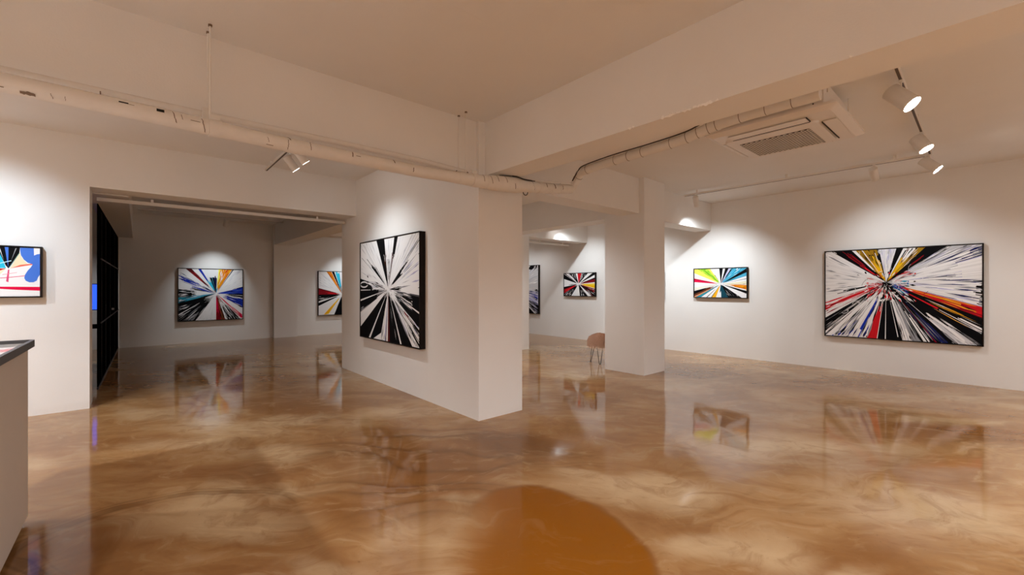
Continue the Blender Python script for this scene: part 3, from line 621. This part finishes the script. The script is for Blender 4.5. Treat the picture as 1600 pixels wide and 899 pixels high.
for i in range(5200):
    a = rg.uniform(0, 2 * math.pi)
    if rg.random() < .35: r = .2 * math.sqrt(rg.random()); z = .546 - r ** 2 * 1.9; n_v = Vector((math.cos(a) * r * 2.5, math.sin(a) * r * 2.5, .55))
    else: z = rg.uniform(.335, .49); r = .202 - max(0, z - .43) ** 2 * 8; n_v = Vector((math.cos(a), math.sin(a), .1))
    n_v.normalize(); b0 = Vector((math.cos(a) * r, math.sin(a) * r, z)); l = rg.uniform(.045, .10)
    tip = b0 + n_v * l * .45 + Vector((rg.uniform(-.3, .3), rg.uniform(-.3, .3), -.95)) * l; mid = b0 + n_v * l * .45 + Vector((0, 0, -.1)) * l
    tan = Vector((-math.sin(a), math.cos(a), 0)) * .0022
    v = [bm.verts.new(p) for p in (b0 - tan, b0 + tan, mid + tan, mid - tan, tip)]
    bm.faces.new((v[0], v[1], v[2], v[3])); bm.faces.new((v[3], v[2], v[4]))
fur = tag(obj('fur', bm, M['fur_hair'], seat), kind='stuff')
for k in range(3):
    a = R(218 + 120 * k); ca, sa = math.cos(a), math.sin(a); px_, py_ = -sa, ca
    bm = bmesh.new()
    add_tube(bm, smooth_path([(ca*.13 + px_*.055, sa*.13 + py_*.055, .34), (ca*.17 + px_*.035, sa*.17 + py_*.035, .17), (ca*.198 + px_*.012, sa*.198 + py_*.012, .012), (ca*.20, sa*.20, .006), (ca*.198 - px_*.012, sa*.198 - py_*.012, .012), (ca*.17 - px_*.035, sa*.17 - py_*.035, .17), (ca*.13 - px_*.055, sa*.13 - py_*.055, .34)], 5), .0055, 8)
    obj('leg', bm, M['wire'], st)

# ------------------------------------------------------------------ pipes
PY = 3.56
def pipe_z(x):
    ks = [(-4.6, 2.60), (-.56, 2.562), (.27, 2.547), (.86, 2.530), (1.94, 2.528), (2.66, 2.553), (3.3, 2.598), (3.62, 2.627), (4.12, 2.690)]
    for (xa, za), (xb, zb) in zip(ks, ks[1:]):
        if x <= xb: return za + (zb - za) * (x - xa) / (xb - xa)
    return ks[-1][1]
def pipe_r(x):
    ks = [(-4.6, .052), (2.3, .054), (2.62, .064), (2.85, .080), (3.15, .084), (3.40, .066), (3.6, .060), (4.12, .056)]
    for (xa, za), (xb, zb) in zip(ks, ks[1:]):
        if x <= xb: return za + (zb - za) * (x - xa) / (xb - xa)
    return ks[-1][1]
pipe = thing('drain_pipe', 'thick cracked painted pipe running along the left ceiling beam, then branching to the air conditioner', 'pipe', (-4.58, PY, 2.6))
def rel(o, p): return Vector(p) - o.location
xs = [-4.58 + i * (8.68 / 90) for i in range(91)]
bm = bmesh.new(); add_tube(bm, [rel(pipe, (x, PY, pipe_z(x))) for x in xs], [pipe_r(x) * random.uniform(.985, 1.015) for x in xs], 24)
obj('pipe_body', bm, M['pipe'], pipe)
# wrapping bands and cracks
for x, wdt in ((.46, .05), (.42, .02), (2.42, .05), (2.75, .03), (3.38, .05), (3.52, .02), (3.72, .02), (3.88, .02)):
    bm = bmesh.new(); r = pipe_r(x) + .003
    add_tube(bm, [rel(pipe, (x - wdt/2, PY, pipe_z(x - wdt/2))), rel(pipe, (x + wdt/2, PY, pipe_z(x + wdt/2)))], r, 24)
    obj('wrapping_band', bm, M['pipe'], pipe)
def patch(xa, xb, a0, a1, mat, name, wob=0.0, n=8):   # a thin curved patch on the near side of the pipe
    bm = bmesh.new(); rows = []
    for i in range(n + 1):
        x = xa + (xb - xa) * i / n; r = pipe_r(x) + .0025; row = []
        for k in range(5):
            a = R(a0 + (a1 - a0) * k / 4 + random.uniform(-wob, wob)); row.append(bm.verts.new(rel(pipe, (x, PY - math.cos(a) * r, pipe_z(x) + math.sin(a) * r))))
        rows.append(row)
    for r0, r1 in zip(rows, rows[1:]):
        for k in range(4): bm.faces.new((r0[k], r0[k+1], r1[k+1], r1[k]))
    obj(name, bm, mat, pipe)
def xat(px): 
    a = (px - 800) / FPX; return PY * (cT + a * sT) / (sT - a * cT) - .012
patch(xat(190), xat(205), 18, 28, M['pipe_dark'], 'open_slot'); patch(xat(205), xat(214), 17, 20, M['crack'], 'crack')
patch(xat(248), xat(260), 14, 38, M['pipe_dark'], 'open_slot')
def crackring(px, a0, a1, wpx=1.2, slant=0.0):
    x = xat(px); wx = xat(px + wpx) - x
    bm = bmesh.new(); prev = None
    for k in range(11):
        a = R(a0 + (a1 - a0) * k / 10); xx = x + slant * k / 10 + random.uniform(-.002, .002); r = pipe_r(xx) + .003
        q = [bm.verts.new(rel(pipe, (xx + d, PY - math.cos(a) * r, pipe_z(xx) + math.sin(a) * r))) for d in (0, wx)]
        if prev: bm.faces.new((prev[0], prev[1], q[1], q[0]))
        prev = q
    obj('crack', bm, M['crack'], pipe)
for px, a0, a1, wp, sl in ((272, 40, -35, 1.5, .02), (285, 30, -5, 1, .01), (317, 35, -60, 1.3, .02), (418, 10, -25, .8, .01), (449, 75, 30, 2.2, .02), (450, 30, -50, .9, 0), (484, 60, -20, .9, .005), (549, 40, -5, 1.5, 0), (613, 60, 15, 1.5, .01), (643, 10, -30, 1.2, 0),
                           (742, 60, -10, .8, 0), (752, 60, -10, .8, 0), (762, 50, -20, .8, .02), (772, 60, 0, .8, .01), (785, 60, 0, .8, .01), (798, 0, -40, .8, .02), (827, 70, -40, 1.6, .03), (850, 50, 0, 1, 0), (862, 50, -10, 1.4, .01), (875, 30, -20, .8, 0), (85, -20, -50, 1, .01), (108, -20, -45, .8, 0)):
    crackring(px, a0, a1, wp, sl)
patch(xat(300), xat(315), 2, 6, M['crack'], 'crack'); patch(xat(338), xat(350), -62, -56, M['crack'], 'crack'); patch(xat(417), xat(428), -48, -43, M['crack'], 'crack'); patch(xat(555), xat(562), 8, 13, M['crack'], 'crack'); patch(xat(0), xat(14), -45, -40, M['crack'], 'crack'); patch(xat(38), xat(62), -60, -40, M['crack'], 'stain', 4)
# hook under the pipe
bm = bmesh.new(); hx = 3.30; hz = pipe_z(hx) - pipe_r(hx)
add_tube(bm, [rel(pipe, (hx + .035 * math.cos(R(a)), PY - .02, hz + .005 + .035 * math.sin(R(a)))) for a in range(170, 375, 15)], .005, 8)
obj('hook', bm, M['wire'], pipe)
# hangers
def hanger(x, y_rods, zlow, tiny=False):
    for y in y_rods:
        bm = bmesh.new(); add_tube(bm, [rel(pipe, (x, y, zlow)), rel(pipe, (x, y, CZ - .001))], .004 if tiny else .007, 8); obj('hanger_rod', bm, M['white_metal'], pipe)
        bm = bmesh.new(); add_tube(bm, [rel(pipe, (x, y, CZ - .014)), rel(pipe, (x, y, CZ - .001))], .013, 6); obj('rod_nut', bm, M['crack'], pipe)
hanger(.375, (3.58,), pipe_z(.375) + .05); hanger(.375, (3.69,), 2.703); hanger(2.54, (3.62, 3.75), pipe_z(2.54) + .05, True)
for x in (.40, 2.60):
    bm = bmesh.new(); r = pipe_r(x) + .006
    add_tube(bm, [rel(pipe, (x - .035, PY, pipe_z(x))), rel(pipe, (x + .035, PY, pipe_z(x)))], r, 24); add_box(bm, *[v for pr in zip(rel(pipe, (x - .03, PY - .012, pipe_z(x) + r - .005)), rel(pipe, (x + .03, PY + .04, pipe_z(x) + r + .03))) for v in pr])
    obj('pipe_clamp', bm, M['pipe'], pipe)
bm = bmesh.new(); x = .36; p0 = rel(pipe, (x - .022, 3.645, 2.60)); p1 = rel(pipe, (x + .022, 3.672, 2.705)); add_box(bm, p0.x, p1.x, p0.y, p1.y, p0.z, p1.z); obj('hanger_bracket', bm, M['pipe'], pipe)
for x, y, z in ((2.47, 3.69, 2.655), (2.56, 3.62, 2.635), (3.95, 3.60, 2.75)):
    bm = bmesh.new(); bmesh.ops.create_icosphere(bm, subdivisions=1, radius=.010, matrix=Matrix.Translation(rel(pipe, (x, y, z)))); obj('rod_nut', bm, M['crack'], pipe)

# thin conduit behind it
cd = thing('conduit', 'thin painted conduit running just above the thick pipe', 'pipe', (-4.58, 3.70, 2.66))
bm = bmesh.new(); add_tube(bm, [rel(cd, p) for p in smooth_path([(-4.58, 3.70, 2.676), (-.58, 3.70, 2.676), (.28, 3.70, 2.674), (1.2, 3.70, 2.682), (2.0, 3.70, 2.684), (2.60, 3.70, 2.664)], 5)], .022, 12)
obj('tube', bm, M['pipe'], cd)
for px in (156,):
    a = (px - 800) / FPX; x = 3.70 * (cT + a * sT) / (sT - a * cT)
    bm = bmesh.new(); add_tube(bm, [rel(cd, (x, 3.70, 2.667)), rel(cd, (x + .006, 3.70, 2.667))], .0212, 12); obj('joint', bm, M['crack'], cd)

# branch pipe rising from the end of the thick pipe to the air conditioner
br = pipe
path = smooth_path([(4.125, 3.575, 2.700), (4.135, 3.52, 2.765), (4.125, 3.46, 2.825), (4.09, 3.36, 2.868), (4.08, 2.9, 2.895), (4.08, 2.4, 2.908), (4.09, 2.1, 2.925), (4.10, 1.93, 2.955), (4.12, 1.70, 2.995), (4.12, 1.3, 3.005), (4.12, .95, 3.005)], 6)
bm = bmesh.new(); add_tube(bm, [rel(br, p) for p in path], [.050 * random.uniform(.97, 1.04) for _ in path], 18)
obj('branch_run', bm, M['pipe'], br)
for i in (9, 11, 19, 24, 26, 28, 33, 37, 41, 44, 46, 50, 53, 56):
    if i + 1 < len(path):
        a, b_ = path[i], path[i+1]; d = (b_ - a).normalized()
        bm = bmesh.new(); add_tube(bm, [rel(br, a), rel(br, a + d * .018)], .0545, 18); obj('wrapping_band', bm, M['pipe'], br)
        bm = bmesh.new(); add_tube(bm, [rel(br, a + d * .018), rel(br, a + d * .023)], .0522, 18); obj('crack', bm, M['crack'], br)
cb = thing('cable', 'short black cable lying on top of the wrapped joint by the pier', 'cable', (3.2, PY, 2.69))
pts = [(2.93, 3.55, pipe_z(2.93) + .086), (3.05, 3.54, pipe_z(3.05) + .092), (3.14, 3.52, pipe_z(3.14) + .088), (3.24, 3.50, pipe_z(3.24) + .064), (3.34, 3.50, pipe_z(3.34) + .058), (3.42, 3.51, pipe_z(3.42) + .058)]
bm = bmesh.new(); add_tube(bm, [rel(cb, p) for p in smooth_path(pts, 5)], [.004] * 8 + [.008] * 14 + [.005] * 4, 8); obj('cable_run', bm, M['cable'], cb)
cb = thing('cable', 'black cable running along the upper side of the pipe branch near the air conditioner', 'cable', (4.10, 3.53, 2.745))
up = [(4.06, 3.50, 2.775), (4.05, 3.45, 2.82), (4.05, 3.40, 2.875), (4.03, 3.30, 2.915), (4.03, 2.9, 2.945), (4.03, 2.4, 2.955), (4.04, 2.05, 2.975), (4.05, 1.9, 3.01)]
bm = bmesh.new(); add_tube(bm, [rel(cb, p) for p in smooth_path(up, 5)], .007, 8); obj('cable_run', bm, M['cable'], cb)
wire = thing('wire', 'thin white wire clipped along the top of the thick pipe end', 'cable', (3.4, 3.5, 2.69))
bm = bmesh.new(); add_tube(bm, [rel(wire, p) for p in smooth_path([(3.42, 3.52, pipe_z(3.42) + .072), (3.7, 3.50, pipe_z(3.7) + .062), (3.92, 3.50, pipe_z(3.92) + .060), (4.0, 3.51, pipe_z(4.0) + .058), (4.06, 3.52, pipe_z(4.06) + .056)], 5)], .007, 8); obj('wire_run', bm, M['white_metal'], wire)

# ------------------------------------------------------------------ air conditioner
ac = thing('air_conditioner', 'white cassette air conditioner hanging from the ceiling beside the chipped beam', 'air conditioner', (4.74, 1.40, 2.90))
ac.location = (4.74, 1.40, 2.90)
box_obj('body', (-.38, .40, -.42, .43, .055, .31), M['plastic'], ac, .008)
bm = bmesh.new()                                # domed outer panel
lv = [((-.535, .56, -.54, .53), .060), ((-.535, .56, -.54, .53), .040), ((-.475, .50, -.48, .47), .012)]
rings = []
for (x0, x1, y0, y1), z in lv: rings.append([bm.verts.new((x, y, z)) for x, y in rounded(x0, x1, y0, y1, .03, 4)])
for r0, r1 in zip(rings, rings[1:]):
    for k in range(len(r0)): bm.faces.new((r0[k], r0[(k+1) % len(r0)], r1[(k+1) % len(r0)], r1[k]))
bm.faces.new(rings[0]); bm.faces.new(rings[-1][::-1])
obj('panel', bm, M['plastic'], ac)
bm = bmesh.new(); lo = rounded(-.30, .41, -.355, .435, .05, 5)
A = [bm.verts.new((x, y, .014)) for x, y in lo]; B = [bm.verts.new((x * .985, y * .985, -.006)) for x, y in lo]
for k in range(len(A)): bm.faces.new((A[k], A[(k+1) % len(A)], B[(k+1) % len(A)], B[k]))
bm.faces.new(B)
obj('intake_cover', bm, M['plastic'], ac)
g = box_obj('grille_back', (-.155, .385, -.26, .335, -.0085, -.005), M['dark'], ac)
bm = bmesh.new()
nx, ny = 16, 18; x0, x1, y0, y1 = -.155, .385, -.26, .335
def bar(p, q, wd=.0050):
    d = Vector((q[0] - p[0], q[1] - p[1], 0)).normalized(); nrm = Vector((-d.y, d.x, 0)) * wd
    P_, Q = Vector((*p, -.0125)), Vector((*q, -.0125)); up_ = Vector((0, 0, .004))
    v = [bm.verts.new(t) for t in (P_ + nrm, P_ - nrm, Q - nrm, Q + nrm, P_ + nrm + up_, P_ - nrm + up_, Q - nrm + up_, Q + nrm + up_)]
    for f in ((0,1,2,3), (7,6,5,4), (0,4,5,1), (1,5,6,2), (2,6,7,3), (3,7,4,0)): bm.faces.new([v[i] for i in f])
step = .048
for s_ in (1, -1):
    k = -20
    while k < 45:
        pts = []
        # line y = y0 + s*(x-x0) + k*step clipped to the rectangle
        cc = k * step
        ya = y0 + cc if s_ > 0 else y1 - cc
        cand = []
        for X in (x0, x1):
            Y = ya + s_ * (X - x0)
            if y0 <= Y <= y1: cand.append((X, Y))
        for Y in (y0, y1):
            X = x0 + (Y - ya) * s_
            if x0 < X < x1: cand.append((X, Y))
        if len(cand) >= 2 and math.dist(cand[0], cand[1]) > .01: bar(cand[0], cand[1])
        k += 1
obj('grille', bm, M['grille'], ac)
for b_ in ((-.435, -.315, -.30, .34), ):
    box_obj('louver', (*b_, .000, .006), M['plastic'], ac, .003)
box_obj('louver', (.43, .475, -.30, .34, .004, .009), M['plastic'], ac, .002)
box_obj('louver', (-.23, .38, -.475, -.375, .002, .008), M['plastic'], ac, .003); box_obj('louver', (-.23, .38, .45, .465, .004, .009), M['plastic'], ac)
for b_ in ((-.313, -.304, -.30, .34), (-.22, .38, -.375, -.366), (-.437, -.315, -.308, -.302)):
    box_obj('air_slot', (*b_, -.001, .008), M['dark'], ac)
for sx in (-.36, .38):
    for sy in (-.44, .45):
        bm = bmesh.new(); add_tube(bm, [(sx, sy, .20), (sx, sy, .359)], .006, 8); obj('hanger_rod', bm, M['white_metal'], ac)
for i in range(10):
    y, z = random.uniform(-.42, -.16), random.uniform(.12, .28); s_ = random.uniform(.006, .018)
    box_obj('scuff_mark', (-.3835, -.3795, y, y + s_, z, z + s_ * random.uniform(.6, 2)), M['dark'], ac)

# ------------------------------------------------------------------ lighting tracks and spotlights
def track(name_label, p, q, ztop=CZ, drop=.045, clips=(), group=None, groove=True, w=.017, hgt=.030):
    p, q = Vector(p), Vector(q)
    t = thing('lighting_track', name_label, 'track', (p.x, p.y, p.z))
    d = q - p; L = d.length; t.rotation_euler = (0, 0, math.atan2(d.y, d.x))
    box_obj('rail', (0, L, -w, w, 0, hgt), M['white_metal'], t, .002)
    if groove: box_obj('groove', (.01, L - .01, -w * .55, w * .55, -.002, .001), M['groove'], t)
    for cxx in clips:
        bm = bmesh.new(); add_box(bm, cxx - .015, cxx + .015, -.012, .012, hgt, ztop - p.z - .001); obj('mounting_clip', bm, M['white_metal'], t)
    return t
track('longer white lighting track along the right wall meeting the other track', (7.80, 3.95, 3.175), (7.80, .62, 3.175), clips=(.25, 1.7, 3.0))
track('white lighting track pointing away from the viewer near the air conditioner', (4.45, .54, 3.175), (7.78, .60, 3.175), clips=(.2, 1.7, 3.1))
track('short white lighting track above the left of the pier', (1.43, 7.15, 3.175), (1.43, 5.2, 3.175), clips=(.3, 1.6))
track('thin lighting track on the ceiling of the dark room', (.0, 12.75, 3.20), (3.0, 12.75, 3.20), clips=(.3, 2.6))
track('hanging white rail just behind the lintel of the dark room', (-.40, 7.72, 2.575), (2.76, 7.66, 2.575), clips=(.55, 2.7), groove=False, w=.022, hgt=.045, ztop=2.66)
track('hanging white rail beneath the far beam beyond the pier', (7.0, 7.95, 2.60), (9.05, 7.95, 2.60), clips=(.15, .9, 1.8), groove=False, w=.02, hgt=.04, ztop=2.72)

def spot(label, at, aim, power, size=62, blend=.85, r=.050, L=.19, lens='lens', col_=(.86, .945, 1.0), track_z=3.175, light=True, soft=.022):
    at, aim = Vector(at), Vector(aim)
    t = thing('spotlight', label, 'spotlight', (at.x, at.y, track_z))
    d = (aim - at).normalized(); c0 = at - t.location
    bm = bmesh.new()
    back, front = c0 - d * L / 2, c0 + d * L / 2
    add_tube(bm, [back, back + d * .004, front], [r * .94, r, r], 28, caps=False)
    # closed back, recessed open front
    ringB = [v for v in bm.verts][:28]; bm.faces.new(ringB[::-1])
    add_tube(bm, [front, front - d * .012], [r, r * .90], 28, caps=False)
    obj('lamp_head', bm, M['white_metal'], t)
    bm = bmesh.new(); add_tube(bm, [front - d * .013, front - d * .010], [r * .89, r * .89], 28); obj('lens', bm, M[lens], t)
    bm = bmesh.new(); top = Vector((0, 0, -.002))
    add_tube(bm, [top, Vector((0, 0, -.018))], .016, 12); add_tube(bm, [Vector((0, 0, -.018)), Vector((c0.x * .5, c0.y * .5, c0.z * .5)), c0 - d * .02], .007, 10)
    obj('stem', bm, M['white_metal'], t)
    bm = bmesh.new(); add_box(bm, -.03, .03, -.014, .014, -.012, 0); obj('track_adapter', bm, M['white_metal'], t, .002)
    if light:
        ld = bpy.data.lights.new('spot_beam', 'SPOT'); ld.energy = power; ld.spot_size = R(size); ld.spot_blend = blend; ld.shadow_soft_size = soft; ld.color = col_
        lo_ = bpy.data.objects.new('spot_beam', ld); col.objects.link(lo_); lo_.parent = t; lo_.location = front + d * .006
        lo_.rotation_euler = d.to_track_quat('-Z', 'Y').to_euler()
    return t
rv = Vector((sT, -cT, 0))
K = 1.0
def sp(label, at, aim, power, **k): return spot(label, at, aim, power * K, **k)
V = Vector
PW = 0.54
sp('nearer of the two white spotlights aimed at the black and white painting', (1.49, 5.60, 3.05), (2.78, 5.62, 1.45), 28 * PW, size=88, blend=1)
sp('farther of the two white spotlights aimed at the black and white painting', (1.49, 6.02, 3.05), (2.78, 6.0, 1.45), 28 * PW, size=88, blend=1)
sp('small spotlight over the blue and orange painting in the dark room', (1.66, 12.75, 3.07), (1.48, 13.87, 1.28), 66 * PW, size=64, blend=1, lens='lens_soft')
sp('spotlight in the dark room hidden above the beam by the cut-off painting', (5.0, 12.75, 3.07), (4.95, 13.87, 1.28), 62 * PW, size=66, blend=1)
sp('spotlight at the far end of the right track lighting the green painting', (7.80, 3.72, 3.05), (9.32, 4.05, .85), 125 * PW, size=104, blend=1, lens='lens_soft')
sp('spotlight hanging mid-track above the large painting, seen from behind', (7.80, 1.17, 3.05), (9.32, 1.10, 1.60), 46 * PW, size=92, blend=1, lens='lens_soft')
sp('spotlight beyond the square column lighting the red painting', (7.80, 7.22, 3.05), (9.32, 7.40, 1.35), 72 * PW, size=92, blend=1)
sp('spotlight beyond the square column lighting the hidden painting', (7.80, 5.75, 3.05), (9.32, 5.4, 1.0), 105 * PW, size=92, blend=1)
sp('spotlight over the farthest grey painting', (7.80, 10.2, 3.05), (9.32, 10.2, 1.6), 22 * PW, size=80, blend=1)
sp('spotlight lighting the painting left of the opening', (-1.35, 5.75, 3.05), (-1.35, 7.19, 1.45), 85 * PW, size=96, blend=1, col_=(.78, .93, 1.06))
sp('large near spotlight with glowing lens, first of three on the near track', (4.78, .545, 3.03), V((4.78, .545, 3.03)) + V((-.125, -.644, -.755)), 70 * PW, r=.066, L=.22, size=90, blend=1)
sp('white spotlight with glowing lens, second of three on the near track', (6.55, .58, 3.05), V((6.55, .58, 3.05)) + V((-.133, -.491, -.861)), 70 * PW, r=.066, L=.18, size=90, blend=1)
sp('white spotlight where the two right tracks meet', (7.72, .60, 3.04), V((7.72, .60, 3.04)) + V((-.045, -.69, -.723)), 70 * PW, r=.060, L=.22, size=90, blend=1)
# unseen wide lamps added for ambient fill; the first also inferred from a shadow
def flood(at, power, size=150, tilt=(0, 0)):
    t = spot('unseen wide fill spotlight for the ambient light', at, V(at) + V((tilt[0], tilt[1], -1)), power * FW, size=size, blend=.6, r=.05, L=.14, soft=.06, col_=(.95, .97, 1.0))
    t['group'] = 'unseen fill spotlights'
    return t
FW = 0.74
for at, p in (((-2.6, 2.6, 3.05), 240), ((-1.4, -1.6, 3.05), 200), ((1.6, -1.9, 3.05), 200), ((4.9, -1.9, 3.05), 95), ((7.6, -1.9, 3.05), 80), ((-3.0, 5.6, 3.05), 150),
              ((5.0, 6.0, 3.05), 85), ((5.2, 9.4, 3.05), 60), ((8.3, 9.2, 3.05), 20), ((4.4, 11.9, 3.05), 14), ((-1.9, 12.3, 2.9), 45)):
    flood(at, p, tilt=(0, .18) if at[1] < 0 else (0, 0))
w_ = bpy.data.worlds.new('world'); scene.world = w_; w_.use_nodes = True
w_.node_tree.nodes['Background'].inputs['Color'].default_value = (0, 0, 0, 1)

scene.view_settings.view_transform = 'Standard'; scene.view_settings.look = 'None'
scene.view_settings.gamma = 1.0; scene.view_settings.use_curve_mapping = False
scene.view_settings.exposure = 1.54
scene.cycles.diffuse_bounces = 8; scene.cycles.max_bounces = 12; scene.cycles.glossy_bounces = 4
scene.cycles.sample_clamp_indirect = 4.0
scene.cycles.caustics_reflective = False; scene.cycles.caustics_refractive = False
scene.cycles.use_denoising = True
